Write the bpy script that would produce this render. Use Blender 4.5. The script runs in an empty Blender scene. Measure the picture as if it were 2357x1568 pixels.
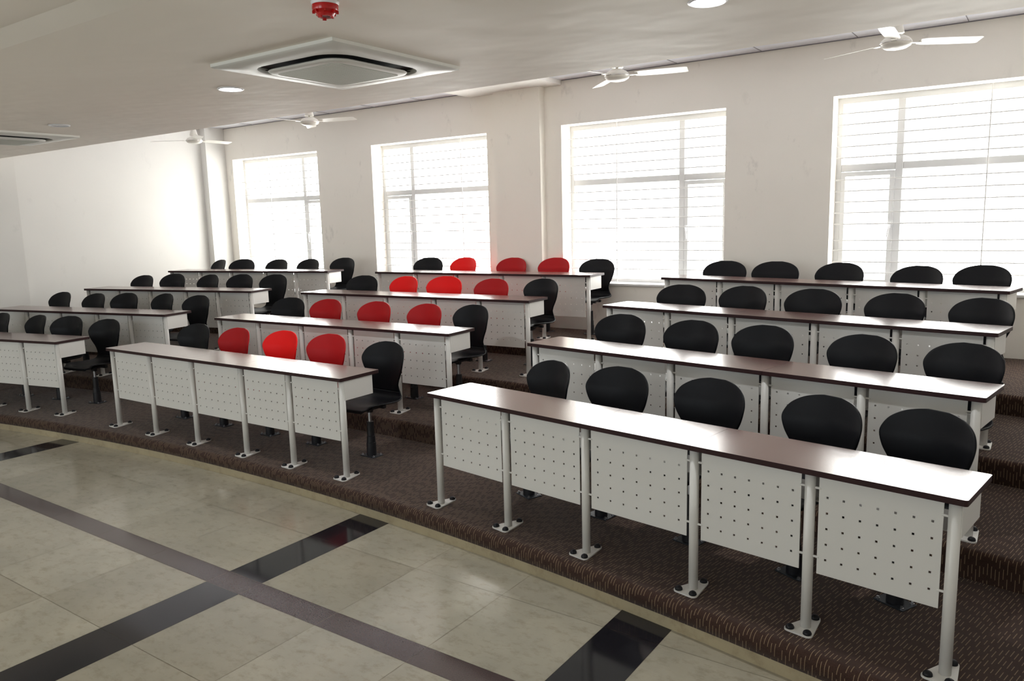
import bpy, bmesh, math, random
from mathutils import Vector, Matrix
random.seed(7)
C = bpy.context.scene.collection
PI = math.pi
ZO = 1.97                      # camera height over the tiled floor
TER = {1: .15, 2: .302, 3: .454, 4: .606}
EDGE = {1: (3.59, .0236), 2: (4.72, .020), 3: (5.90, .0205), 4: (7.14, .0205)}
XL, XC, XR = -11.84, -11.70, .72
XF = -12.75                    # outer limit of floors and ceilings on the left
WY, WT = 8.33, .34
CEIL, FALSE, TRAY = 3.62, 2.92, 2.95
FY = 4.64                      # edge of the lower false ceiling
BACKY = -3.2

# ------------------------------------------------------------------ materials
def mat(name, col=(.8, .8, .8), rough=.5, metal=0., spec=.5, emit=None, es=0.):
    m = bpy.data.materials.new(name); m.use_nodes = True
    b = m.node_tree.nodes['Principled BSDF']
    b.inputs['Base Color'].default_value = (*col, 1)
    b.inputs['Roughness'].default_value = rough
    b.inputs['Metallic'].default_value = metal
    b.inputs['Specular IOR Level'].default_value = spec
    if emit:
        b.inputs['Emission Color'].default_value = (*emit, 1)
        b.inputs['Emission Strength'].default_value = es
    return m
def srgb(r, g, b):
    f = lambda c: (c/255/12.92) if c/255 <= .04045 else ((c/255+.055)/1.055)**2.4
    return (f(r), f(g), f(b))
def nd(m, t, **k):
    n = m.node_tree.nodes.new(t)
    for a, v in k.items(): setattr(n, a, v)
    return n
def ln(m, a, b): m.node_tree.links.new(a, b)
def mathn(m, op, a, b=None):
    n = nd(m, 'ShaderNodeMath', operation=op)
    for i, v in enumerate((a, b)):
        if v is None: continue
        if isinstance(v, (int, float)): n.inputs[i].default_value = v
        else: ln(m, v, n.inputs[i])
    return n.outputs[0]
def mixc(m, fac, a, b):
    n = nd(m, 'ShaderNodeMix', data_type='RGBA')
    for i, v in ((0, fac), (6, a), (7, b)):
        if isinstance(v, (int, float)): n.inputs[i].default_value = v
        elif isinstance(v, tuple): n.inputs[i].default_value = (*v, 1)
        else: ln(m, v, n.inputs[i])
    return n.outputs[2]
def noise(m, scale, detail=3, rough=.6, coord='Object', sc=None):
    tc = nd(m, 'ShaderNodeTexCoord'); n = nd(m, 'ShaderNodeTexNoise')
    n.inputs['Scale'].default_value = scale; n.inputs['Detail'].default_value = detail
    n.inputs['Roughness'].default_value = rough
    if sc:
        mp = nd(m, 'ShaderNodeMapping'); mp.inputs['Scale'].default_value = sc
        ln(m, tc.outputs[coord], mp.inputs[0]); ln(m, mp.outputs[0], n.inputs['Vector'])
    else: ln(m, tc.outputs[coord], n.inputs['Vector'])
    return n.outputs['Fac']
def ramp(m, fac, p0, p1):
    n = nd(m, 'ShaderNodeMapRange'); n.inputs[1].default_value = p0; n.inputs[2].default_value = p1
    ln(m, fac, n.inputs[0]); return n.outputs[0]
def bsdf(m): return m.node_tree.nodes['Principled BSDF']
def bump(m, h, strength=.1, dist=.01):
    n = nd(m, 'ShaderNodeBump'); n.inputs['Strength'].default_value = strength; n.inputs['Distance'].default_value = dist
    ln(m, h, n.inputs['Height']); ln(m, n.outputs[0], bsdf(m).inputs['Normal'])

def wall_mat(name, col, dirt=.35):
    m = mat(name, col, .75, spec=.3)
    big = ramp(m, noise(m, .7, 2), .35, .7)
    c1 = mixc(m, mathn(m, 'MULTIPLY', big, .5), col, tuple(c*.93 for c in col))
    spots = ramp(m, noise(m, 5.5, 6, .7, sc=(1, 1, .55)), .60, .72)
    gate = ramp(m, noise(m, 1.3, 1), .46, .60)
    f = mathn(m, 'MULTIPLY', mathn(m, 'MULTIPLY', spots, gate), dirt)
    ln(m, mixc(m, f, c1, tuple(c*.55 for c in col)), bsdf(m).inputs['Base Color'])
    bump(m, noise(m, 60, 3), .05, .004)
    return m
M = {}
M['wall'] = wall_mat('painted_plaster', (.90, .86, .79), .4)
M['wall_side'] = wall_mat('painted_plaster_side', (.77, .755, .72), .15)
M['false_ceiling'] = mat('gypsum_ceiling_paint', (.93, .87, .785), .6, spec=.3)
_m = M['false_ceiling']; bump(_m, noise(_m, 1.5, 3, .55, sc=(.8, .8, 1)), .55, .06)
M['slab'] = mat('slab_ceiling_paint', (.84, .84, .90), .7, spec=.2)
M['beam'] = mat('beam_paint', (.92, .90, .86), .7, spec=.2)
M['joint'] = mat('dark_joint', (.25, .24, .27), .8)
M['white_metal'] = mat('white_powder_coat', (.73, .715, .685), .42, spec=.45)
_m = M['white_metal']; bump(_m, noise(_m, 260, 2), .06, .001)
M['edge'] = mat('dark_edge_band', srgb(46, 22, 23), .45, spec=.25)
M['top'] = mat('brown_laminate', srgb(88, 58, 54), .21, spec=.7)
_m = M['top']
g = noise(_m, 9, 5, .65, sc=(1, 14, 1))
ln(_m, mixc(_m, ramp(_m, g, .3, .7), srgb(80, 50, 47), srgb(104, 70, 64)), bsdf(_m).inputs['Base Color'])
bsdf(_m).inputs['Roughness'].default_value = .21; bsdf(_m).inputs['Coat Weight'].default_value = .3; bsdf(_m).inputs['Coat Roughness'].default_value = .17
M['knob'] = mat('black_rubber_cap', (.006, .006, .009), .4, spec=.3)
M['black'] = mat('black_polypropylene', (.0030, .0033, .0052), .47, spec=.20)
M['red'] = mat('deep_red_polypropylene', srgb(168, 8, 16), .52, spec=.25)
M['bright_red'] = mat('bright_red_polypropylene', srgb(232, 12, 12), .52, spec=.25)
for k in ('black', 'red', 'bright_red'): bump(M[k], noise(M[k], 420, 2), .12, .001)
M['black_part'] = mat('black_plastic_cover', (.01, .01, .013), .38)
M['chrome'] = mat('brushed_steel', (.42, .42, .44), .28, 1.)
M['plate'] = mat('dark_steel_plate', (.045, .05, .06), .35, .6)
M['frame'] = mat('white_window_profile', (.66, .66, .66), .4)
M['rod'] = mat('white_painted_rod', (.62, .61, .60), .5)
M['stone'] = mat('pale_sill_stone', (.72, .71, .70), .3)
M['ac'] = mat('off_white_plastic', (.78, .775, .73), .42)
M['ac_grille'] = mat('grille_plastic', (.56, .57, .51), .55)
_m = M['ac_grille']; _w = nd(_m, 'ShaderNodeTexWave', bands_direction='Y'); _w.inputs['Scale'].default_value = 12
_t = nd(_m, 'ShaderNodeTexCoord'); ln(_m, _t.outputs['Object'], _w.inputs['Vector']); bump(_m, _w.outputs['Fac'], .05, .002)
M['dark'] = mat('slot_shade_paint', (.02, .019, .018), .7)  # near-black colour stands in for the shade inside the slots
M['fan'] = mat('fan_enamel', (.80, .775, .71), .28)
M['fan_metal'] = mat('fan_polished_ring', (.75, .72, .70), .18, .6)
M['lamp_on'] = mat('lit_diffuser', (1, 1, 1), .4, emit=(.93, .97, 1), es=30)
M['lamp_off'] = mat('unlit_reflector', (.22, .22, .27), .12, .7)
M['lamp_ring'] = mat('lamp_trim', (.80, .80, .82), .3)
M['alarm_red'] = mat('glossy_red_plastic', srgb(190, 12, 14), .18, spec=.6)
M['alarm_clear'] = mat('dark_lens', (.25, .05, .05), .1)
M['tile'] = mat('cream_marble_tile', srgb(196, 186, 158), .14, spec=.5)
M['tan'] = mat('tan_skirting_stone', srgb(165, 152, 126), .35)
for _m, a, b, dk in ((M['tile'], srgb(158, 153, 138), srgb(180, 173, 155), srgb(118, 108, 88)), (M['tan'], srgb(158, 146, 120), srgb(178, 165, 136), srgb(128, 112, 88))):
    at = nd(_m, 'ShaderNodeAttribute', attribute_name='tone')
    n1 = ramp(_m, noise(_m, 2.2, 5, .62), .3, .72)
    n2 = ramp(_m, noise(_m, 11, 7, .72, sc=(1, 1.6, 1)), .50, .74)
    c1 = mixc(_m, n1, a, b)
    c2 = mixc(_m, mathn(_m, 'MULTIPLY', n2, .55), c1, dk)
    c3 = mixc(_m, mathn(_m, 'MULTIPLY', at.outputs['Fac'], .30), c2, dk)
    ln(_m, c3, bsdf(_m).inputs['Base Color'])
    ln(_m, mathn(_m, 'ADD', mathn(_m, 'MULTIPLY', noise(_m, 6, 4), .10), .13), bsdf(_m).inputs['Roughness'])
M['granite'] = mat('black_granite', (.012, .011, .014), .10, spec=.5)
M['brown_stone'] = mat('brown_granite', srgb(66, 52, 52), .13, spec=.5)
for k, a, b in (('granite', (.008, .008, .011), (.022, .020, .024)), ('brown_stone', srgb(56, 43, 43), srgb(82, 64, 62))):
    _m = M[k]; ln(_m, mixc(_m, ramp(_m, noise(_m, 160, 3, .8), .35, .7), a, b), bsdf(_m).inputs['Base Color'])
M['grout'] = mat('grout', srgb(128, 116, 92), .8)
M['glass'] = bpy.data.materials.new('clear_pane'); M['glass'].use_nodes = True
_m = M['glass']; _m.node_tree.nodes.remove(bsdf(_m)); _o = _m.node_tree.nodes['Material Output']
_a = nd(_m, 'ShaderNodeBsdfTransparent'); _b = nd(_m, 'ShaderNodeBsdfGlossy'); _b.inputs['Roughness'].default_value = .02
_x = nd(_m, 'ShaderNodeMixShader'); _x.inputs[0].default_value = .05
_a.inputs[0].default_value = (.97, .98, .98, 1)
ln(_m, _a.outputs[0], _x.inputs[1]); ln(_m, _b.outputs[0], _x.inputs[2]); ln(_m, _x.outputs[0], _o.inputs[0])
# carpet: dark brown pile with short tan dashes; UV = (metres across, metres along the cloth)
def carpet():
    m = mat('dashed_carpet', (.03, .015, .012), .95, spec=.1)
    uv = nd(m, 'ShaderNodeUVMap', uv_map='cloth'); s = nd(m, 'ShaderNodeSeparateXYZ'); ln(m, uv.outputs[0], s.inputs[0])
    u = mathn(m, 'DIVIDE', s.outputs[0], .0165); v = s.outputs[1]
    col = mathn(m, 'FLOOR', u); fu = mathn(m, 'FRACT', u)
    w1 = nd(m, 'ShaderNodeTexWhiteNoise', noise_dimensions='1D'); ln(m, col, w1.inputs['W'])
    vv = mathn(m, 'ADD', mathn(m, 'DIVIDE', v, .092), mathn(m, 'MULTIPLY', w1.outputs['Value'], 9.7))
    row = mathn(m, 'FLOOR', vv); fv = mathn(m, 'FRACT', vv)
    cmb = nd(m, 'ShaderNodeCombineXYZ'); ln(m, col, cmb.inputs[0]); ln(m, row, cmb.inputs[1])
    w2 = nd(m, 'ShaderNodeTexWhiteNoise', noise_dimensions='2D'); ln(m, cmb.outputs[0], w2.inputs['Vector'])
    length = mathn(m, 'ADD', mathn(m, 'MULTIPLY', w2.outputs['Value'], .50), .34)
    on_v = mathn(m, 'LESS_THAN', fv, length)
    on_u = mathn(m, 'LESS_THAN', mathn(m, 'ABSOLUTE', mathn(m, 'SUBTRACT', fu, .5)), .082)
    f = mathn(m, 'MULTIPLY', on_v, on_u)
    n = ramp(m, noise(m, 300, 3, .8), .35, .68)
    base = mixc(m, n, srgb(43, 29, 24), srgb(77, 57, 48))
    n2 = ramp(m, noise(m, 1.1, 3), .35, .7)
    base = mixc(m, mathn(m, 'MULTIPLY', n2, .35), base, srgb(60, 42, 37))
    ln(m, mixc(m, mathn(m, 'MULTIPLY', f, .75), base, srgb(152, 130, 104)), bsdf(m).inputs['Base Color'])
    bsdf(m).inputs['Sheen Weight'].default_value = .12
    bump(m, noise(m, 420, 2), .35, .004)
    return m
M['carpet'] = carpet()

# ------------------------------------------------------------------ helpers
def link(name, me, m=None, parent=None, smooth=False):
    if isinstance(me, bmesh.types.BMesh):
        d = bpy.data.meshes.new(name); bmesh.ops.recalc_face_normals(me, faces=me.faces); me.to_mesh(d); me.free(); me = d
        if smooth:
            for p in me.polygons: p.use_smooth = True
    if m:
        for mm in (m if isinstance(m, (list, tuple)) else [m]):
            if mm.name not in [x.name for x in me.materials if x]: me.materials.append(mm)
    o = bpy.data.objects.new(name, me); C.objects.link(o)
    if parent: o.parent = parent
    return o
def thing(name, label, cat, loc=(0, 0, 0), rz=0, group=None):
    o = bpy.data.objects.new(name, None); C.objects.link(o)
    o.location = loc; o.rotation_euler = (0, 0, rz); o.empty_display_size = .1
    o['label'] = label; o['category'] = cat
    if group: o['group'] = group
    return o
def struct(o, label=None):
    o['kind'] = 'structure'
    if label: o['label'] = label
    return o
def box(bm, x0, x1, y0, y1, z0, z1, mi=0):
    v = [bm.verts.new(p) for p in ((x0,y0,z0),(x1,y0,z0),(x1,y1,z0),(x0,y1,z0),(x0,y0,z1),(x1,y0,z1),(x1,y1,z1),(x0,y1,z1))]
    for f in ((0,3,2,1),(4,5,6,7),(0,1,5,4),(1,2,6,5),(2,3,7,6),(3,0,4,7)):
        q = bm.faces.new([v[i] for i in f]); q.material_index = mi
    return v
def bbox(x0, x1, y0, y1, z0, z1, bev=0, seg=2):
    bm = bmesh.new(); box(bm, x0, x1, y0, y1, z0, z1)
    if bev: bmesh.ops.bevel(bm, geom=bm.edges[:], offset=bev, segments=seg, affect='EDGES', profile=.5)
    return bm
def lathe(bm, prof, n=24, cx=0, cy=0, cap=True):
    rings = []
    for r, z in prof:
        if r < 1e-5: rings.append([bm.verts.new((cx, cy, z))])
        else: rings.append([bm.verts.new((cx+r*math.cos(2*PI*i/n), cy+r*math.sin(2*PI*i/n), z)) for i in range(n)])
    for a, b in zip(rings, rings[1:]):
        for i in range(n):
            j = (i+1) % n
            if len(a) == 1 and len(b) == 1: continue
            if len(a) == 1: bm.faces.new((a[0], b[j], b[i]))
            elif len(b) == 1: bm.faces.new((a[i], a[j], b[0]))
            else: bm.faces.new((a[i], a[j], b[j], b[i]))
    if cap:
        for r in (rings[0], rings[-1]):
            if len(r) > 2: bm.faces.new(r)
def tube(bm, a, b, r, n=8):
    a, b = Vector(a), Vector(b); d = (b-a).normalized()
    t = d.orthogonal().normalized(); s = d.cross(t)
    R = [[bm.verts.new(p + (t*math.cos(2*PI*i/n) + s*math.sin(2*PI*i/n))*r) for i in range(n)] for p in (a, b)]
    for i in range(n):
        j = (i+1) % n; bm.faces.new((R[0][i], R[0][j], R[1][j], R[1][i]))
    bm.faces.new(R[0][::-1]); bm.faces.new(R[1])
def prism(bm, pts, z0, z1):
    lo = [bm.verts.new((x, y, z0)) for x, y in pts]; hi = [bm.verts.new((x, y, z1)) for x, y in pts]
    n = len(pts)
    for i in range(n):
        j = (i+1) % n; bm.faces.new((lo[i], lo[j], hi[j], hi[i]))
    bm.faces.new(lo[::-1]); bm.faces.new(hi)
def autosmooth(o, deg=35):
    me = o.data
    for p in me.polygons: p.use_smooth = True
    me.set_sharp_from_angle(angle=math.radians(deg))
    return o
def copy_tree(o, parent=None):
    c = o.copy(); C.objects.link(c); c.parent = parent
    for ch in list(o.children): copy_tree(ch, c)
    return c

# ------------------------------------------------------------------ tiled floor
def tiled_floor():
    bm = bmesh.new(); tone = bm.faces.layers.float.new('tone')
    xs = [XF]; x = -7.73
    left = []
    while x > XF: left.append(x); x -= .61
    xs += left[::-1]
    xs += [-7.46]; xs += [-7.46 + (3.65/6)*i for i in range(1, 6)]
    xs += [-3.81, -3.52] + [-3.52 + .61*i for i in (1, 2)] + [-1.69, -1.40]
    xs += [-1.40 + .61*i for i in range(1, 4)] + [XR]
    ys = []; y = 2.37
    while y > BACKY: ys.append(y); y -= .6
    ys = [BACKY] + ys[::-1] + [2.52, 3.12, 3.74]
    rnd = random.Random(3)
    g = .0011
    for i in range(len(xs)-1):
        for j in range(len(ys)-1):
            x0, x1, y0, y1 = xs[i], xs[i+1], ys[j], ys[j+1]
            xm, ym = (x0+x1)/2, (y0+y1)/2
            black = any(a < xm < b for a, b in ((-7.73, -7.46), (-3.81, -3.52), (-1.69, -1.40)))
            brown = 2.37 < ym < 2.52
            mi = 2 if brown else (1 if black else 0)
            gx = g*.45 if black or brown else g
            v = [bm.verts.new(p) for p in ((x0+gx, y0+gx, 0), (x1-gx, y0+gx, 0), (x1-gx, y1-gx, 0), (x0+gx, y1-gx, 0))]
            f = bm.faces.new(v); f.material_index = mi; f[tone] = rnd.random()
    v = [bm.verts.new(p) for p in ((XF-.1, BACKY-.3, -.0015), (XR+.3, BACKY-.3, -.0015), (XR+.3, WY+.3, -.0015), (XF-.1, WY+.3, -.0015))]
    f = bm.faces.new(v); f.material_index = 3
    for f in bm.faces:
        if f.normal.z < 0: f.normal_flip()
    me = bpy.data.meshes.new('floor'); bm.to_mesh(me); bm.free()
    for m in (M['tile'], M['granite'], M['brown_stone'], M['grout']): me.materials.append(m)
    o = bpy.data.objects.new('floor', me); C.objects.link(o)
    struct(o, 'cream tiled floor crossed by black and brown stone strips')
tiled_floor()

# ------------------------------------------------------------------ carpeted terraces
def edge(k, x): c, q = EDGE[k]; return c - q*(x+5.12)**2
def terrace(k):
    """step with a rounded nose; built on lines square to the curved nosing, so the dashes fan out with the rows"""
    z = TER[k]; zb = .062 if k == 1 else TER[k-1] - .001
    bm = bmesh.new(); uvl = bm.loops.layers.uv.new('cloth')
    N = 170; r = .042 if k == 1 else .034
    rows = []
    s0, s1 = XF - 1.0, XR + .6
    for i in range(N+1):
        x = s0 + (s1-s0)*i/N
        e = edge(k, x); q = EDGE[k][1]
        nx, ny = 2*q*(x+5.12), 1.0; l = math.hypot(nx, ny); nx /= l; ny /= l
        T = 1.0
        for _ in range(20):
            px, py = x+nx*T, e+ny*T
            tgt = WY - .002 if k == 4 else edge(k+1, px) + .05
            T += (tgt-py)
        prof = [(T + (r-T)*t/4, z) for t in range(5)]
        for t in range(1, 7):
            a = PI/2*t/6; prof.append((r - r*math.sin(a), z - r + r*math.cos(a)))
        prof.append((0, (z+zb)/2)); prof.append((.004 if k > 1 else 0, zb))
        if k == 1: prof += [(.012, zb-.002)]
        L = [0]
        for a, b in zip(prof, prof[1:]): L.append(L[-1] + math.hypot(a[0]-b[0], a[1]-b[1]))
        off = L[4]
        rows.append([(bm.verts.new((min(max(x+nx*p[0], XF+.002), XR-.002), e+ny*p[0], p[1])), (x, off-w_)) for p, w_ in zip(prof, L)])
    for a, b in zip(rows, rows[1:]):
        for j in range(len(a)-1):
            q = (a[j], a[j+1], b[j+1], b[j])
            if all(w[0].co.x < XF+.0021 for w in q) or all(w[0].co.x > XR-.0021 for w in q): continue
            f = bm.faces.new([w[0] for w in q]); f.smooth = True
            for lp, w in zip(f.loops, q): lp[uvl].uv = w[1]
    bmesh.ops.delete(bm, geom=[v for v in bm.verts if not v.link_faces], context='VERTS')
    me = bpy.data.meshes.new('terrace_floor'); bm.to_mesh(me); bm.free(); me.materials.append(M['carpet'])
    o = bpy.data.objects.new('terrace_floor', me); C.objects.link(o)
    struct(o, ['lowest', 'second', 'third', 'top'][k-1] + ' carpeted terrace step, brown with tan dashes')
for k in (1, 2, 3, 4): terrace(k)
bm = bmesh.new(); tone = bm.faces.layers.float.new('tone'); N = 90
vs = []
for i in range(N+1):
    x = XF + .002 + (XR-XF-.004)*i/N; e = edge(1, x)
    vs.append([bm.verts.new(p) for p in ((x, e+.007, 0), (x, e+.007, .068), (x, e+.05, .068), (x, e+.05, 0))])
for a, b in zip(vs, vs[1:]):
    for j in range(3): bm.faces.new((a[j], b[j], b[j+1], a[j+1]))
struct(link('trim_1', bm, M['tan']), 'tan stone skirting under the first carpeted step')

# ------------------------------------------------------------------ walls with openings
def wall_grid(name, axis, p0, p1, u0, u1, z0, z1, holes, m, label):
    """wall slab between planes p0..p1 of the given axis, with rectangular openings cut clean through"""
    bm = bmesh.new()
    us = sorted({u0, u1, *[h[0] for h in holes], *[h[1] for h in holes]})
    zs = sorted({z0, z1, *[h[2] for h in holes], *[h[3] for h in holes]})
    P = (lambda u, p, z: (u, p, z)) if axis == 'y' else (lambda u, p, z: (p, u, z))
    solid = lambda i, j: 0 <= i < len(us)-1 and 0 <= j < len(zs)-1 and not any(h[0] <= (us[i]+us[i+1])/2 <= h[1] and h[2] <= (zs[j]+zs[j+1])/2 <= h[3] for h in holes)
    cache = {}
    def V(u, p, z):
        k = (round(u, 5), round(p, 5), round(z, 5))
        if k not in cache: cache[k] = bm.verts.new(P(u, p, z))
        return cache[k]
    for i in range(len(us)-1):
        for j in range(len(zs)-1):
            if not solid(i, j): continue
            a, b, c, d = us[i], us[i+1], zs[j], zs[j+1]
            for p in (p0, p1): bm.faces.new((V(a, p, c), V(b, p, c), V(b, p, d), V(a, p, d)))
            if not solid(i-1, j): bm.faces.new((V(a, p0, c), V(a, p1, c), V(a, p1, d), V(a, p0, d)))
            if not solid(i+1, j): bm.faces.new((V(b, p0, c), V(b, p1, c), V(b, p1, d), V(b, p0, d)))
            if not solid(i, j-1): bm.faces.new((V(a, p0, c), V(b, p0, c), V(b, p1, c), V(a, p1, c)))
            if not solid(i, j+1): bm.faces.new((V(a, p0, d), V(b, p0, d), V(b, p1, d), V(a, p1, d)))
    return struct(link(name, bm, m), label)
SILL, HEAD = 1.165, 3.095
WINS = [(-11.52, -9.42, 'R'), (-8.26, -6.17, 'L'), (-5.04, -2.99, 'R'), (-1.905, .18, 'L')]
wall_grid('wall_back', 'y', WY, WY+WT, XL-.3, XR+.3, -.1, CEIL+.15, [(a, b, SILL, HEAD) for a, b, _ in WINS], M['wall'], 'long plastered window wall behind the top row')
bm = bmesh.new(); prism(bm, [(XL, 5.06), (XL, WY), (XL-.2, WY), (XL-.2, 5.06), (-12.2, 3.6), (-12.2, BACKY-.2), (-12.0, BACKY-.2), (-12.0, 3.6)], -.1, CEIL+.15)
bmesh.ops.triangulate(bm, faces=[f_ for f_ in bm.faces if len(f_.verts) > 4])
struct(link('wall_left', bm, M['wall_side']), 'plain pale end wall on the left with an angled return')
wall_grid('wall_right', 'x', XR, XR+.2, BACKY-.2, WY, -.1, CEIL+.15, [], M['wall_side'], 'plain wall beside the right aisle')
FILL_WINS = [(-10.6, -8.2, .9, 2.75), (-7.1, -4.7, .9, 2.75), (-3.6, -1.2, .9, 2.75)]  # unseen windows added behind the camera to light the front of the room
wall_grid('wall_front', 'y', BACKY-.2, BACKY, XF-.2, XR+.3, -.1, CEIL+.15, FILL_WINS, M['wall_side'], 'wall behind the teaching floor with added fill-light windows')
def strct_box(name, dims, m, label, bev=0): return struct(link(name, bbox(*dims, bev), m), label)
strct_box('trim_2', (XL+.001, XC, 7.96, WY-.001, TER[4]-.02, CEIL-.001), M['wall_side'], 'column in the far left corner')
strct_box('trim_3', (-5.97, -5.275, WY-.115, WY-.001, TER[4]-.02, CEIL-.03), M['wall'], 'flat pilaster between the two middle windows')
# ceilings
strct_box('ceiling', (XF-.2, XR+.2, BACKY-.2, WY+.2, CEIL, CEIL+.1), M['slab'], 'high pale ceiling strip above the window wall')
strct_box('trim_4', (-6.42, -5.03, FY+.02, WY-.003, CEIL-.055, CEIL-.001), M['beam'], 'shallow cream beam crossing to the window wall')
bm = bmesh.new()
for x in [-10.9 + .92*i for i in range(13)]:
    if -6.6 < x < -4.9: continue
    box(bm, x-.003, x+.003, FY+.1, WY-.03, CEIL-.004, CEIL-.0005)
box(bm, XC+.01, -6.43, WY-.012, WY-.002, CEIL-.008, CEIL-.0005); box(bm, -5.02, XR-.01, WY-.012, WY-.002, CEIL-.008, CEIL-.0005)
struct(link('trim_5', bm, M['joint']), 'thin dark joints of the high ceiling')
bm = bmesh.new()      # dropped ceiling with a raised tray towards the teaching floor
box(bm, XF+.001, XR-.001, 1.97, FY, FALSE, FALSE+.14)
box(bm, XF+.001, XR-.001, BACKY+.001, 1.836, TRAY, TRAY+.09)
q_ = [bm.verts.new((x_, y_, z_)) for x_ in (XF+.001, XR-.001) for y_, z_ in ((1.97, FALSE), (1.836, TRAY), (1.836, TRAY+.09), (1.97, FALSE+.14))]
for f_ in ((0, 1, 5, 4), (1, 2, 6, 5), (2, 3, 7, 6), (0, 3, 2, 1), (4, 5, 6, 7)): bm.faces.new([q_[i_] for i_ in f_])
box(bm, XF+.001, XR-.001, FY-.03, FY, FALSE+.14, CEIL-.001)
struct(link('ceiling_lower', bm, M['false_ceiling']), 'dropped cream ceiling over the front rows')

# ------------------------------------------------------------------ windows
BARS = [.965, .857, .75, .642, .535, .315, .205, .097, -.012, -.125, -.29, -.39, -.505, -.615]
def window(n, x0, x1, side):
    w = bpy.data.objects.new('window_%d' % n, None); C.objects.link(w); w.location = (x0, WY+.22, SILL)
    struct(w, ['tall white window nearest the left corner', 'tall white window left of the pilaster', 'tall white window right of the pilaster', 'tall white window at the right end of the wall'][n-1])
    W, H = x1-x0, HEAD-SILL
    y0, y1 = 0, .06
    bm = bmesh.new(); fw = .048
    box(bm, 0, fw, y0, y1, 0, H); box(bm, W-fw, W, y0, y1, 0, H)
    box(bm, fw, W-fw, y0, y1, 0, fw+.02); box(bm, fw, W-fw, y0, y1, H-fw-.01, H)
    link('window_frame', bm, M['frame'], w)
    tz = 2.37+.0-SILL
    f = (lambda x: x) if side == 'L' else (lambda x: W-x)
    def bx(name, xa, xb, za, zb, ya=y0, yb=y1, m='frame'):
        a, b = sorted((f(xa), f(xb))); return link(name, bbox(a, b, ya, yb, za, zb, .004, 1), M[m], w)
    mx = .55
    bx('mullion', mx, mx+.068, fw+.02, H-fw-.01, y0-.004, y1-.004)
    bx('transom', fw+.001, mx-.001, tz, tz+.072); bx('transom', mx+.069, W-fw-.001, tz, tz+.072)
    s0, s1 = fw+.004, mx-.004
    bm = bmesh.new(); sw = .042
    a, b = sorted((f(s0), f(s1)))
    box(bm, a, a+sw, y0-.012, y1-.02, fw+.025, tz-.005); box(bm, b-sw, b, y0-.012, y1-.02, fw+.025, tz-.005)
    box(bm, a+sw, b-sw, y0-.012, y1-.02, fw+.025, fw+.07); box(bm, a+sw, b-sw, y0-.012, y1-.02, tz-.05, tz-.005)
    sash = link('sash', bm, M['frame'], w)
    hx = f(mx-.026); bm = bmesh.new()
    box(bm, hx-.012, hx+.012, y0-.03, y0-.0125, 2.0-SILL-.20, 2.0-SILL-.14)
    tube(bm, (hx, y0-.036, 2.0-SILL-.16), (hx - .018*(1 if side == 'L' else -1), y0-.045, 2.0-SILL-.29), .007)
    link('handle', bm, M['lamp_ring'], sash)
    for (xa, xb, za, zb) in ((fw, mx, tz+.072, H-fw), (mx+.068, W-fw, tz+.072, H-fw), (mx+.068, W-fw, fw, tz), (fw+.04, mx-.04, fw+.07, tz-.05)):
        p0, p1 = sorted((f(xa), f(xb))); link('pane', bbox(p0, p1, .03, .034, za, zb), M['glass'], w)
    bm = bmesh.new()
    for z in BARS: tube(bm, (.01, -.07, z+ZO-SILL), (W-.01, -.07, z+ZO-SILL), .0065, 6)
    vx = f({1: 1.34, 2: 1.54, 3: 1.375, 4: 1.33}[n])
    tube(bm, (vx, -.076, .01), (vx, -.076, H-.01), .0065, 6)
    link('security_bar', bm, M['rod'], w)
    link('window_sill', bbox(.002, W-.002, -.255, -.001, .001, .028, .006), M['stone'], w)
for i, (a, b, s) in enumerate(WINS): window(i+1, a, b, s)
for i, (a, b, z0, z1) in enumerate(FILL_WINS):  # frames and panes of the added fill-light windows
    w = bpy.data.objects.new('window_%d' % (i+5), None); C.objects.link(w); w.location = (a, BACKY-.12, z0); struct(w, 'added unseen window behind the teaching floor, for fill light')
    W, H = b-a, z1-z0; bm = bmesh.new()
    for q in ((0, .05, 0, H), (W-.05, W, 0, H), (.05, W-.05, 0, .05), (.05, W-.05, H-.05, H), (W/2-.03, W/2+.03, .05, H-.05)): box(bm, q[0], q[1], 0, .05, q[2], q[3])
    link('window_frame', bm, M['frame'], w); link('pane', bbox(.05, W-.05, .024, .028, .05, H-.05), M['glass'], w)

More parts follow.
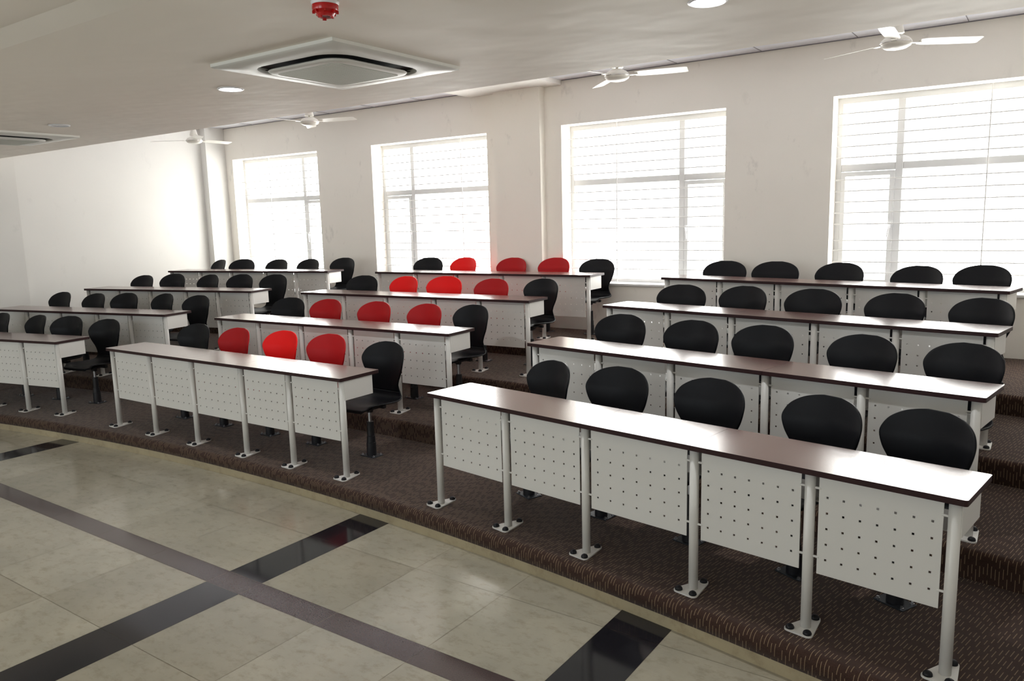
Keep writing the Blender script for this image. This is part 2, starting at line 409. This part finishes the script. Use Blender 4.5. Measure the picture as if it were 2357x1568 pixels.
# ------------------------------------------------------------------ desks
_pc = {}
def panel_mesh(w):
    """perforated modesty panel: sheet with 7 x 5 square holes, real openings"""
    key = round(w, 3)
    if key in _pc: return _pc[key]
    h = .447; s = .0098; bm = bmesh.new(); t = .004
    cx = [w*(.075+.1415*k) for k in range(7)]; cz = [h*(1-(.215+.157*k)) for k in range(5)]
    us = [0] + [v for c in cx for v in (c-s/2, c+s/2)] + [w]; zs = [0] + [v for c in sorted(cz) for v in (c-s/2, c+s/2)] + [h]
    hole = lambda i, j: i % 2 == 1 and j % 2 == 1
    cache = {}
    def V(u, y, z):
        k = (round(u, 5), y, round(z, 5))
        if k not in cache: cache[k] = bm.verts.new((u, y, z))
        return cache[k]
    nu, nz = len(us)-1, len(zs)-1
    sol = lambda i, j: 0 <= i < nu and 0 <= j < nz and not hole(i, j)
    for i in range(nu):
        for j in range(nz):
            if hole(i, j): continue
            a, b, c, d = us[i], us[i+1], zs[j], zs[j+1]
            bm.faces.new((V(a, 0, c), V(b, 0, c), V(b, 0, d), V(a, 0, d))); bm.faces.new((V(a, t, c), V(a, t, d), V(b, t, d), V(b, t, c)))
            if not sol(i-1, j): bm.faces.new((V(a, 0, c), V(a, 0, d), V(a, t, d), V(a, t, c)))
            if not sol(i+1, j): bm.faces.new((V(b, 0, c), V(b, t, c), V(b, t, d), V(b, 0, d)))
            if not sol(i, j-1): bm.faces.new((V(a, 0, c), V(a, t, c), V(b, t, c), V(b, 0, c)))
            if not sol(i, j+1): bm.faces.new((V(a, 0, d), V(b, 0, d), V(b, t, d), V(a, t, d)))
    bmesh.ops.recalc_face_normals(bm, faces=bm.faces)
    me = bpy.data.meshes.new('modesty_panel'); bm.to_mesh(me); bm.free(); me.materials.append(M['white_metal'])
    _pc[key] = me; return me
def post_mesh():
    bm = bmesh.new(); lathe(bm, [(.023, .006), (.023, .719)], 24)
    me = bpy.data.meshes.new('post'); bmesh.ops.recalc_face_normals(bm, faces=bm.faces); bm.to_mesh(me); bm.free()
    me.materials.append(M['white_metal'])
    for p in me.polygons: p.use_smooth = len(p.vertices) == 4
    return me
def foot_mesh():
    K = [(-.048, -.055), (.032, -.060), (.006, .092)]; r = .0235; pts = []
    cx = sum(p[0] for p in K)/3; cy = sum(p[1] for p in K)/3
    order = [0, 1, 2]
    for i in order:
        p, q, n = K[i], K[i-1], K[(i+1) % 3]
        a0 = math.atan2(p[1]-q[1], p[0]-q[0]) - PI/2; a1 = math.atan2(n[1]-p[1], n[0]-p[0]) - PI/2
        while a1 < a0: a1 += 2*PI
        for t in range(7):
            a = a0 + (a1-a0)*t/6; pts.append((p[0]+r*math.cos(a), p[1]+r*math.sin(a)))
    bm = bmesh.new(); prism(bm, pts, .0005, .008)
    bmesh.ops.recalc_face_normals(bm, faces=bm.faces)
    me = bpy.data.meshes.new('base_plate'); bm.to_mesh(me); bm.free(); me.materials.append(M['white_metal'])
    kb = bmesh.new(); lathe(kb, [(.0190, .008), (.0188, .014), (.0155, .021), (.009, .0255), (0, .027)], 14)
    bmesh.ops.recalc_face_normals(kb, faces=kb.faces)
    mk = bpy.data.meshes.new('bolt_cap'); kb.to_mesh(mk); kb.free(); mk.materials.append(M['knob'])
    for p in mk.polygons: p.use_smooth = True
    return me, mk, K
_b = bmesh.new(); tube(_b, (-.0125, 0, 0), (.0125, 0, 0), .0055); PIN = bpy.data.meshes.new('spacer_pin'); _b.to_mesh(PIN); _b.free(); PIN.materials.append(M['white_metal'])
POST = post_mesh(); FOOT, CAP, KN = foot_mesh()
DEPTH = .392
UR = [.047, .646, 1.235, 1.893, 2.453, 3.01]; UC = [.032, .63, 1.246, 1.897, 2.456, 3.02]
def desk(row, A, B, label):
    A, B = Vector(A), Vector(B); d = B-A; L = d.length; th = math.atan2(d.y, d.x); k = int(row[1])
    t = thing('lecture_desk', label, 'desk', (A.x, A.y, TER[k]), th, 'long brown-topped desks on the terraces')
    U = [u*L/3.06 for u in (UR if row[0] == 'R' else UC)]
    cuts = [0, U[2], U[3], L]
    for a, b in zip(cuts, cuts[1:]):
        a2, b2 = a + (.0008 if a else 0), b - (.0008 if b < L else 0)
        bm = bbox(a2, b2, 0, DEPTH, .72, .745)
        corner = [e for e in bm.edges if abs(e.verts[0].co.z-e.verts[1].co.z) > .01 and (e.verts[0].co.x < .001 or e.verts[0].co.x > L-.001)]
        if corner: bmesh.ops.bevel(bm, geom=corner, offset=.012, segments=4, affect='EDGES', profile=.5)
        bmesh.ops.recalc_face_normals(bm, faces=bm.faces)
        for f in bm.faces: f.material_index = 0 if f.normal.z > .5 else 1
        link('tabletop', bm, [M['top'], M['edge']], t)
    for i, u in enumerate(U):
        p = link('post', POST, None, t); p.location = (u, .047, 0)
        f = link('base_plate', FOOT, None, p)
        for kx, ky in KN:
            c = link('bolt_cap', CAP, None, p); c.location = (kx, ky, 0)
        for z in (.655, .345):
            for sx in (-1, 1):
                if (i == 0 and sx < 0) or (i == 5 and sx > 0): continue
                q = link('spacer_pin', PIN, None, p); q.location = (sx*.0335, 0, z)
    for a, b in zip(U, U[1:]):
        w = b-a-.078; p = link('modesty_panel', panel_mesh(w), None, t); p.location = (a+.039, .045, .270)
    # shallow book shelf under the top with end plates
    e0, e1 = U[0]-.03, U[5]+.026
    link('book_shelf', bbox(e0+.004, e1-.004, .085, .325, .578, .582), M['white_metal'], t)
    link('end_plate', bbox(e0, e0+.003, .047, .33, .576, .719), M['white_metal'], t)
    link('end_plate', bbox(e1-.003, e1, .047, .33, .576, .719), M['white_metal'], t)
    for u in U[1:5]: link('shelf_bracket', bbox(u-.0015, u+.0015, .071, .325, .583, .719), M['white_metal'], t)
    return t
DK = {'R1':((-3.24,3.65),(-.208,3.22)),'R2':((-3.259,4.832),(-.236,4.377)),'R3':((-3.31,6.13),(-.264,5.63)),'R4':((-3.34,7.45),(-.269,6.877)),
'C1':((-7.173,3.656),(-4.084,3.696)),'C2':((-7.144,4.79),(-4.117,4.94)),'C3':((-7.241,6.02),(-4.149,6.20)),'C4':((-7.29,7.30),(-4.199,7.50)),
'L1':((-10.87,3.02),(-8.048,3.618)),'L2':((-10.78,4.14),(-7.947,4.724)),'L3':((-10.803,5.298),(-8.012,5.904)),'L4':((-10.9,6.60),(-8.10,7.22))}
RN = {'1': 'front', '2': 'second', '3': 'third', '4': 'back'}
BN = {'R': 'right', 'C': 'centre', 'L': 'left'}
EX = {'R1': 'largest and nearest', 'R2': 'behind the nearest desk', 'R3': 'two steps above the nearest desk', 'R4': 'below the two right windows',
 'C1': 'on the lowest step', 'C2': 'right behind the front centre desk', 'C3': 'halfway up', 'C4': 'before the pilaster',
 'L1': 'cut off by the picture edge', 'L2': 'reaching the picture edge', 'L3': 'two steps up', 'L4': 'in the far left corner'}
for k, (A, B) in DK.items():
    desk(k, A, B, 'long brown-topped desk, %s row of %s block, %s' % (RN[k[1]], BN[k[0]], EX[k]))

# ------------------------------------------------------------------ chairs
SPINE = [(-.225,.418,.150),(-.212,.436,.176),(-.15,.448,.200),(-.05,.444,.211),(.05,.438,.210),(.13,.440,.202),(.178,.458,.186),(.198,.49,.166),
 (.204,.53,.152),(.205,.57,.150),(.207,.61,.164),(.211,.65,.188),(.217,.70,.215),(.225,.76,.232),(.238,.80,.228),(.250,.84,.205),(.258,.87,.162),(.263,.887,.112),(.266,.897,.05)]
def cr(P, t):
    n = len(P)-1; i = min(int(t*n), n-1); f = t*n-i
    a, b, c, d = P[max(i-1, 0)], P[i], P[i+1], P[min(i+2, n)]
    return tuple(.5*((2*b[k]) + (-a[k]+c[k])*f + (2*a[k]-5*b[k]+4*c[k]-d[k])*f*f + (-a[k]+3*b[k]-3*c[k]+d[k])*f**3) for k in range(3))
def shell():
    NR, NC = 72, 18
    G = []
    for i in range(NR+1):
        y, z, w = cr(SPINE, i/NR)
        kb = min(max((z-.45)/.12, 0), 1) if y > .1 else 0      # 0 seat .. 1 back
        row = []
        for j in range(NC+1):
            s = -1 + 2*j/NC; s = math.sin(s*PI/2); x = s*max(w, .004)
            row.append(Vector((x, y - kb*1.25*x*x, z + (1-kb)*.55*x*x*(1 if y > -.18 else .3))))
        G.append(row)
    nrm = []
    for i in range(NR+1):
        r = []
        for j in range(NC+1):
            a = G[min(i+1, NR)][j]-G[max(i-1, 0)][j]; b = G[i][min(j+1, NC)]-G[i][max(j-1, 0)]
            n = b.cross(a); r.append(n.normalized() if n.length > 1e-9 else Vector((0, -1, 0)))
        nrm.append(r)
    def part(i0, i1):
        bm = bmesh.new(); th = .013
        def off(i, j, s):
            e = min(i, NR-i, j*1.0, NC-j)  # thin towards the rim
            q = th*(.55 if e == 0 else (.85 if e == 1 else 1))/2
            return G[i][j] + nrm[i][j]*q*s
        F = [[bm.verts.new(off(i, j, 1)) for j in range(NC+1)] for i in range(i0, i1+1)]
        K = [[bm.verts.new(off(i, j, -1)) for j in range(NC+1)] for i in range(i0, i1+1)]
        n = i1-i0
        for i in range(n):
            for j in range(NC):
                bm.faces.new((F[i][j], F[i][j+1], F[i+1][j+1], F[i+1][j])); bm.faces.new((K[i][j], K[i+1][j], K[i+1][j+1], K[i][j+1]))
            bm.faces.new((F[i][0], F[i+1][0], K[i+1][0], K[i][0])); bm.faces.new((F[i][NC], K[i][NC], K[i+1][NC], F[i+1][NC]))
        for j in range(NC):
            bm.faces.new((F[0][j], K[0][j], K[0][j+1], F[0][j+1])); bm.faces.new((F[n][j], F[n][j+1], K[n][j+1], K[n][j]))
        bmesh.ops.recalc_face_normals(bm, faces=bm.faces)
        for f in bm.faces: f.smooth = True
        return bm
    split = 30
    return part(0, split), part(split, NR)
BOLT = []
def chair_proto(m):
    t = bpy.data.objects.new('swivel_chair', None); C.objects.link(t); t.empty_display_size = .1
    s, b = shell()
    link('seat', s, m, t); link('backrest', b, m, t)
    bm = bmesh.new()
    box(bm, -.085, .085, -.10, .10, .408, .424); box(bm, -.10, .10, -.085, -.055, .398, .420); box(bm, -.10, .10, .055, .085, .398, .420)
    lathe(bm, [(.024, .372), (.027, .382), (.027, .409)], 16)
    autosmooth(link('seat_bracket', bm, M['black_part'], t))
    bm = bmesh.new(); lathe(bm, [(.0145, .26), (.0145, .373)], 16); autosmooth(link('gas_column', bm, M['chrome'], t))
    bm = bmesh.new()
    lathe(bm, [(.0, .279), (.027, .279), (.0275, .272), (.029, .165), (.032, .163), (.0325, .157), (.034, .112), (.037, .110), (.0375, .103), (.039, .008), (.0, .008)], 24, cap=False)
    autosmooth(link('column_cover', bm, M['black_part'], t))
    bm = bbox(-.076, .076, -.055, .055, .0005, .007, .002, 1); link('floor_plate', bm, M['plate'], t)
    for x in (-.061, .061):
        for y in (-.040, .040):
            if BOLT: b_ = link('bolt', BOLT[0], None, t)
            else:
                bm = bmesh.new(); lathe(bm, [(.010, .007), (.010, .0125), (.006, .0135), (.006, .020), (0, .020)], 8)
                b_ = link('bolt', bm, M['chrome'], t); BOLT.append(b_.data)
            b_.location = (x, y, 0)
    return t
PR = {'black': chair_proto(M['black']), 'deep red': chair_proto(M['red']), 'bright red': chair_proto(M['bright_red'])}
used = set()
CH = {'R1': [(-2.79, 4.125, -22.4, -0.018), (-2.204, 4.05, -8.1, -0.003), (-1.597, 3.965, -13.9, 0.0), (-0.993, 3.865, -23.6, -0.008), (-0.514, 3.804, -25.3, -0.011)], 'R2': [(-2.819, 5.323, -4.3, 0.003), (-2.208, 5.231, -10.2, -0.001), (-1.663, 5.154, -12.0, 0.002), (-1.025, 5.042, -19.6, -0.006), (-0.473, 4.961, -24.3, -0.008)], 'R3': [(-2.807, 6.594, 6.0, -0.015), (-2.261, 6.515, -12.8, -0.005), (-1.627, 6.414, -5.5, -0.004), (-1.039, 6.313, -17.9, -0.01), (-0.488, 6.226, -26.7, -0.016)], 'R4': [(-2.879, 7.915, 3.8, -0.022), (-2.312, 7.809, 5.1, -0.017), (-1.722, 7.704, -10.2, -0.017), (-1.068, 7.582, -19.0, -0.03), (-0.561, 7.492, -19.0, -0.013)], 'C1': [(-6.868, 4.203, 4.4, -0.01), (-6.254, 4.209, -0.9, -0.014), (-5.606, 4.223, -0.7, -0.004), (-5.016, 4.236, 1.1, 0.001), (-4.359, 4.23, -1.9, -0.017)], 'C2': [(-6.833, 5.351, 9.1, -0.01), (-6.285, 5.378, 2.2, -0.009), (-5.615, 5.41, -0.7, -0.011), (-4.984, 5.442, -4.5, -0.012), (-4.452, 5.473, -8.5, -0.002)], 'C3': [(-6.94, 6.584, 10.2, -0.01), (-6.329, 6.622, -3.6, -0.009), (-5.697, 6.661, 10.0, 0.0), (-5.079, 6.692, 0.8, -0.016), (-4.475, 6.73, -6.3, -0.005)], 'C4': [(-6.978, 7.869, 9.8, -0.009), (-6.443, 7.905, -4.7, -0.006), (-5.691, 7.953, -1.3, -0.008), (-5.082, 7.993, -1.9, -0.006), (-4.486, 8.029, 3.0, -0.018)], 'L1': [(-10.057, 3.755, 4.1, -0.001), (-9.445, 3.879, -0.6, -0.01), (-8.896, 3.993, 16.3, -0.01), (-8.326, 4.103, 11.6, -0.027)], 'L2': [(-10.624, 4.728, 5.7, -0.013), (-10.011, 4.85, 5.3, -0.022), (-9.466, 4.968, 12.2, -0.01), (-8.876, 5.091, -0.7, -0.008), (-8.324, 5.198, 6.1, -0.021)], 'L3': [(-10.649, 5.885, 7.7, -0.028), (-10.082, 6.016, 12.2, -0.006), (-9.484, 6.143, 1.2, -0.015), (-8.924, 6.266, 9.7, -0.009), (-8.378, 6.385, 9.7, -0.009)], 'L4': [(-10.773, 7.185, -10.3, -0.034), (-10.245, 7.303, 18.2, -0.026), (-9.635, 7.434, 4.5, -0.043), (-9.084, 7.56, 1.9, -0.028), (-8.486, 7.695, 5.3, -0.013)]}
COL = {'C1': ['black', 'deep red', 'bright red', 'deep red', 'black'], 'C2': ['black', 'deep red', 'deep red', 'deep red', 'black'],
       'C3': ['black', 'bright red', 'bright red', 'deep red', 'black'], 'C4': ['black', 'bright red', 'deep red', 'deep red', 'black']}
POS = ['first from the left', 'second from the left', 'middle one', 'second from the right', 'rightmost']
for row, L in CH.items():
    k = int(row[1]); seats = list(range(5))[5-len(L):]
    for n, (x, y, a, dz) in zip(seats, L):
        c = COL.get(row, ['black']*5)[n]
        src = PR[c]
        o = src if c not in used else copy_tree(src)
        used.add(c)
        o.location = (x, y, TER[k]); o.rotation_euler = (0, 0, math.radians(a))
        dz = max(-.03, min(.01, dz))
        for ch in o.children:
            nm = ch.name.split('.')[0]
            if nm in ('seat', 'backrest', 'seat_bracket', 'gas_column'): ch.location.z = dz
        where = POS[n]
        o['label'] = '%s swivel chair, %s at the %s desk of the %s block' % (c, where, RN[row[1]], BN[row[0]])
        o['category'] = 'chair'
        o['group'] = ('red' if 'red' in c else 'black') + ' swivel chairs behind the desks'

# ------------------------------------------------------------------ ceiling units
def rsq(h, r, n=8):
    pts = []
    for cx, cy, a0 in ((h-r, h-r, 0), (-h+r, h-r, PI/2), (-h+r, -h+r, PI), (h-r, -h+r, 3*PI/2)):
        for t in range(n+1):
            a = a0 + PI/2*t/n; pts.append((cx+r*math.cos(a), cy+r*math.sin(a)))
    return pts
def cassette(loc, S, rz, label):
    t = thing('air_conditioner', label, 'air conditioner', loc, rz, 'ceiling cassette air conditioners')
    h = S/2; hi = h*.735
    # outer frame ring with a rounded opening, bulging down a little towards the opening
    bm = bmesh.new(); n = 8
    inn = rsq(hi, .17, n); N = len(inn)
    def out(p, H, r=.004):
        s = H/max(abs(p[0]), abs(p[1])); return (p[0]*s, p[1]*s)
    # corner points of the outer square come from the middle of each rounded corner
    loops = []
    def ring(fn, z): loops.append([bm.verts.new((*fn(p), z)) for p in inn])
    def outer(p): return out(p, h)
    ring(outer, -.0005); ring(outer, -.018); ring(lambda p: out(p, h-.012), -.026)
    ring(lambda p: (p[0]*1.02, p[1]*1.02), -.034); ring(lambda p: p, -.032); ring(lambda p: p, -.0005)
    for a, b in zip(loops, loops[1:]):
        for i in range(N): bm.faces.new((a[i], a[(i+1) % N], b[(i+1) % N], b[i]))
    autosmooth(link('frame', bm, M['ac'], t), 50)
    bm = bmesh.new(); prism(bm, rsq(hi-.002, .168, n), -.004, -.001); link('slot_shade_plate', bm, M['dark'], t)  # dark sheet painted as the shade of a deep cavity
    bm = bmesh.new(); loops = []
    for s, z in ((hi-.10, -.034), (hi-.062, -.036), (hi-.054, -.042), (hi-.062, -.049), (hi-.080, -.054), (hi-.115, -.056), (hi-.118, -.052)):
        loops.append([bm.verts.new((x, y, z)) for x, y in rsq(s, max(.13-(hi-.054-s)*1.2, .02), n)])
    for a, b in zip(loops, loops[1:]):
        for i in range(N): bm.faces.new((a[i], a[(i+1) % N], b[(i+1) % N], b[i]))
    bm.faces.new(loops[0])
    autosmooth(link('centre_panel', bm, M['ac'], t), 50)
    g = bmesh.new(); prism(g, rsq(hi-.1185, .03, 4), -.054, -.050)
    G = link('intake_grille', g, M['ac_grille'], t)
    g = bmesh.new(); q = hi-.13; m_ = 30
    for i in range(m_):
        y = -q + 2*q*i/(m_-1); box(g, -q, q, y-.007, y+.007, -.0555, -.0541)
    link('slat', g, M['ac_grille'], G)
    for a in range(4):   # louvre vane deep in each slot
        bm = bmesh.new(); box(bm, -hi+.14, hi-.14, hi-.040, hi-.008, -.018, -.014)
        bmesh.ops.rotate(bm, verts=bm.verts, cent=(0, 0, 0), matrix=Matrix.Rotation(a*PI/2, 3, 'Z'))
        link('air_vane', bm, M['lamp_off'] if False else M['dark'], t)
cassette((-3.63, 3.42, FALSE), 1.04, 0, 'square white ceiling air conditioner near the red smoke detector')
cassette((-8.66, 3.60, FALSE), 1.04, 0, 'white ceiling air conditioner cut by the left picture edge')
def downlight(x, y, lit, r, label):
    t = thing('downlight', label, 'ceiling light', (x, y, FALSE), 0, 'round recessed ceiling lights')
    bm = bmesh.new(); lathe(bm, [(r*.80, -.001), (r, -.001), (r, -.006), (r*.9, -.010), (r*.80, -.006), (r*.80, -.001)], 32, cap=False)
    autosmooth(link('trim_ring', bm, M['lamp_ring'], t))
    bm = bmesh.new(); lathe(bm, [(0, -.0045), (r*.795, -.004)], 32, cap=False)
    link('diffuser', bm, M['lamp_on'] if lit else M['lamp_off'], t)
    if lit:
        l = bpy.data.lights.new('lamp_glow', 'AREA'); l.shape = 'DISK'; l.size = r*1.5; l.energy = 9; l.color = (.95, .98, 1)
        lo = bpy.data.objects.new('lamp_glow', l); C.objects.link(lo); lo.parent = t; lo.location = (0, 0, -.02)
downlight(-4.77, 3.48, True, .088, 'round lit ceiling light left of the central air conditioner')
downlight(-7.45, 3.60, False, .088, 'round unlit ceiling light beside the left air conditioner')
downlight(-1.36, 3.53, True, .088, 'round lit ceiling light at the top picture edge, right side')
t = thing('smoke_detector', 'red smoke detector hanging from the dropped ceiling at the top edge', 'smoke detector', (-2.66, 2.45, FALSE))
bm = bmesh.new(); lathe(bm, [(.060, -.0005), (.060, -.008), (.057, -.014), (.0, -.014)], 32, cap=False); autosmooth(link('mounting_base', bm, M['lamp_ring'], t))
bm = bmesh.new(); lathe(bm, [(.0, -.0145), (.0565, -.0145), (.0565, -.030), (.054, -.038), (.044, -.043), (.038, -.052), (.034, -.062), (.030, -.062), (0, -.060)], 32, cap=False)
autosmooth(link('body', bm, M['alarm_red'], t), 40)
bm = bmesh.new()
for i in range(8):
    a = 2*PI*i/8; box_ = bmesh.ops.create_cube(bm, size=1)['verts']
    bmesh.ops.scale(bm, verts=box_, vec=(.012, .007, .012)); bmesh.ops.translate(bm, verts=box_, vec=(.050, 0, -.043)); bmesh.ops.rotate(bm, verts=box_, cent=(0, 0, 0), matrix=Matrix.Rotation(a, 3, 'Z'))
for i in range(3):
    a = 2*PI*i/3+.5; box_ = bmesh.ops.create_cube(bm, size=1)['verts']
    bmesh.ops.scale(bm, verts=box_, vec=(.008, .016, .010)); bmesh.ops.translate(bm, verts=box_, vec=(.030, 0, -.064)); bmesh.ops.rotate(bm, verts=box_, cent=(0, 0, 0), matrix=Matrix.Rotation(a, 3, 'Z'))
link('cage', bm, M['alarm_red'], t)
bm = bmesh.new(); lathe(bm, [(0, -.0625), (.022, -.0625), (.022, -.0605)], 20, cap=False); link('lens', bm, M['alarm_clear'], t)
def fan(x, y, z, angs, label):
    t = thing('ceiling_fan', label, 'ceiling fan', (x, y, CEIL), 0, 'white ceiling fans along the window wall')
    dz = z-CEIL
    bm = bmesh.new(); lathe(bm, [(0, -.001), (.055, -.001), (.052, -.02), (.03, -.065), (.012, -.075)], 20, cap=False); autosmooth(link('ceiling_canopy', bm, M['fan'], t))
    bm = bmesh.new(); lathe(bm, [(.0105, dz+.05), (.0105, -.05)], 12); autosmooth(link('down_rod', bm, M['fan'], t))
    bm = bmesh.new(); lathe(bm, [(.022, dz+.175), (.034, dz+.150), (.052, dz+.085), (.056, dz+.068), (.050, dz+.064), (.013, dz+.066)], 20, cap=False); autosmooth(link('rod_cover', bm, M['fan'], t))
    bm = bmesh.new(); lathe(bm, [(0, dz+.055), (.045, dz+.052), (.088, dz+.030), (.108, dz+.010), (.112, dz-.008), (.104, dz-.026), (.075, dz-.043), (.03, dz-.052), (0, dz-.053)], 32, cap=False)
    autosmooth(link('motor_housing', bm, M['fan'], t), 60)
    bm = bmesh.new(); lathe(bm, [(.1135, dz-.001), (.1150, dz-.005), (.1135, dz-.009)], 32, cap=False); link('trim_ring', bm, M['fan_metal'], t)
    for a in angs:
        bm = bmesh.new(); box(bm, .10, .185, -.018, .018, dz-.006, dz-.001)
        prof = [(.165, .045), (.21, .058), (.40, .064), (.60, .060), (.62, .052)]
        top, bot = [], []
        for r, w in prof:
            top.append((bm.verts.new((r, -w, dz+.004+w*.20)), bm.verts.new((r, w*.9, dz+.004-w*.20))))
            bot.append((bm.verts.new((r, -w, dz+.001+w*.20)), bm.verts.new((r, w*.9, dz+.001-w*.20))))
        for i in range(len(prof)-1):
            for q in (top, bot): bm.faces.new((q[i][0], q[i+1][0], q[i+1][1], q[i][1]))
            for s in (0, 1): bm.faces.new((top[i][s], top[i+1][s], bot[i+1][s], bot[i][s]))
        for i in (0, -1): bm.faces.new((top[i][0], top[i][1], bot[i][1], bot[i][0]))
        b = link('blade', bm, M['fan'], t); b.rotation_euler = (0, 0, math.radians(a))
fan(-10.28, 6.82, 1.25+ZO, (-27, 93, 213), 'white ceiling fan farthest left, against the left end wall')
fan(-7.58, 6.62, 1.25+ZO, (17, 137, 257), 'white ceiling fan left of the beam, cone-shaped rod cover showing')
fan(-3.32, 6.46, 1.25+ZO, (15, 135, 255), 'white ceiling fan just right of the beam, above the third window')
fan(-1.10, 6.70, 1.25+ZO, (33, 153, 273), 'white ceiling fan farthest right, above the last window')

# ------------------------------------------------------------------ light
FRONT_SKY, BACK_SKY = 6.0, 2.6      # hazy sky: brighter on the side of the window wall
w = bpy.data.worlds.new('outside'); bpy.context.scene.world = w; w.use_nodes = True
bg = w.node_tree.nodes['Background']; bg.inputs[0].default_value = (.97, .985, 1, 1); tc = w.node_tree.nodes.new('ShaderNodeTexCoord'); sp_ = w.node_tree.nodes.new('ShaderNodeSeparateXYZ'); mr = w.node_tree.nodes.new('ShaderNodeMapRange')
w.node_tree.links.new(tc.outputs['Generated'], sp_.inputs[0]); w.node_tree.links.new(sp_.outputs['Y'], mr.inputs[0])
mr.inputs[1].default_value = -.3; mr.inputs[2].default_value = .3; mr.inputs[3].default_value = BACK_SKY; mr.inputs[4].default_value = FRONT_SKY
w.node_tree.links.new(mr.outputs[0], bg.inputs[1])
mc = w.node_tree.nodes.new('ShaderNodeMix'); mc.data_type = 'RGBA'; mr2 = w.node_tree.nodes.new('ShaderNodeMapRange'); mr2.inputs[1].default_value = -.3; mr2.inputs[2].default_value = .3
w.node_tree.links.new(sp_.outputs['Y'], mr2.inputs[0]); w.node_tree.links.new(mr2.outputs[0], mc.inputs[0])
mc.inputs[6].default_value = (.90, .96, 1, 1); mc.inputs[7].default_value = (1, .977, .935, 1)
w.node_tree.links.new(mc.outputs[2], bg.inputs[0])
def portal(x0, x1, y, z0, z1, flip):
    l = bpy.data.lights.new('daylight_portal', 'AREA'); l.shape = 'RECTANGLE'; l.size = x1-x0; l.size_y = z1-z0
    o = bpy.data.objects.new('daylight_portal', l); C.objects.link(o); o.location = ((x0+x1)/2, y, (z0+z1)/2)
    o.rotation_euler = (-PI/2 if flip else PI/2, 0, 0)
    l.cycles.is_portal = True
for a, b, s in WINS: portal(a, b, WY+WT+.02, SILL, HEAD, True)
for a, b, z0, z1 in FILL_WINS: portal(a, b, BACKY-.23, z0, z1, False)

# ------------------------------------------------------------------ camera
cam = bpy.data.cameras.new('camera'); co = bpy.data.objects.new('camera', cam); C.objects.link(co)
yaw, pitch, roll = 0.61220192, 0.15365543, -0.02546694
cy_, sy_, cp, sp = math.cos(yaw), math.sin(yaw), math.cos(pitch), math.sin(pitch)
f = Vector((-sy_*cp, cy_*cp, -sp)); r = Vector((cy_, sy_, 0)); u = r.cross(f)
r2 = math.cos(roll)*r + math.sin(roll)*u; u2 = -math.sin(roll)*r + math.cos(roll)*u
co.matrix_world = Matrix(((r2.x, u2.x, -f.x, 0), (r2.y, u2.y, -f.y, 0), (r2.z, u2.z, -f.z, ZO), (0, 0, 0, 1)))
cam.sensor_width = 36; cam.lens = 1787.4/2357*36; cam.clip_start = .05
bpy.context.scene.camera = co
sc = bpy.context.scene
sc.view_settings.view_transform = 'Standard'; sc.view_settings.look = 'None'; sc.view_settings.gamma = 1
sc.view_settings.use_curve_mapping = False
sc.view_settings.exposure = 0.88
sc.cycles.max_bounces = 10; sc.cycles.diffuse_bounces = 6; sc.cycles.glossy_bounces = 4; sc.cycles.transparent_max_bounces = 12
sc.cycles.sample_clamp_indirect = 6
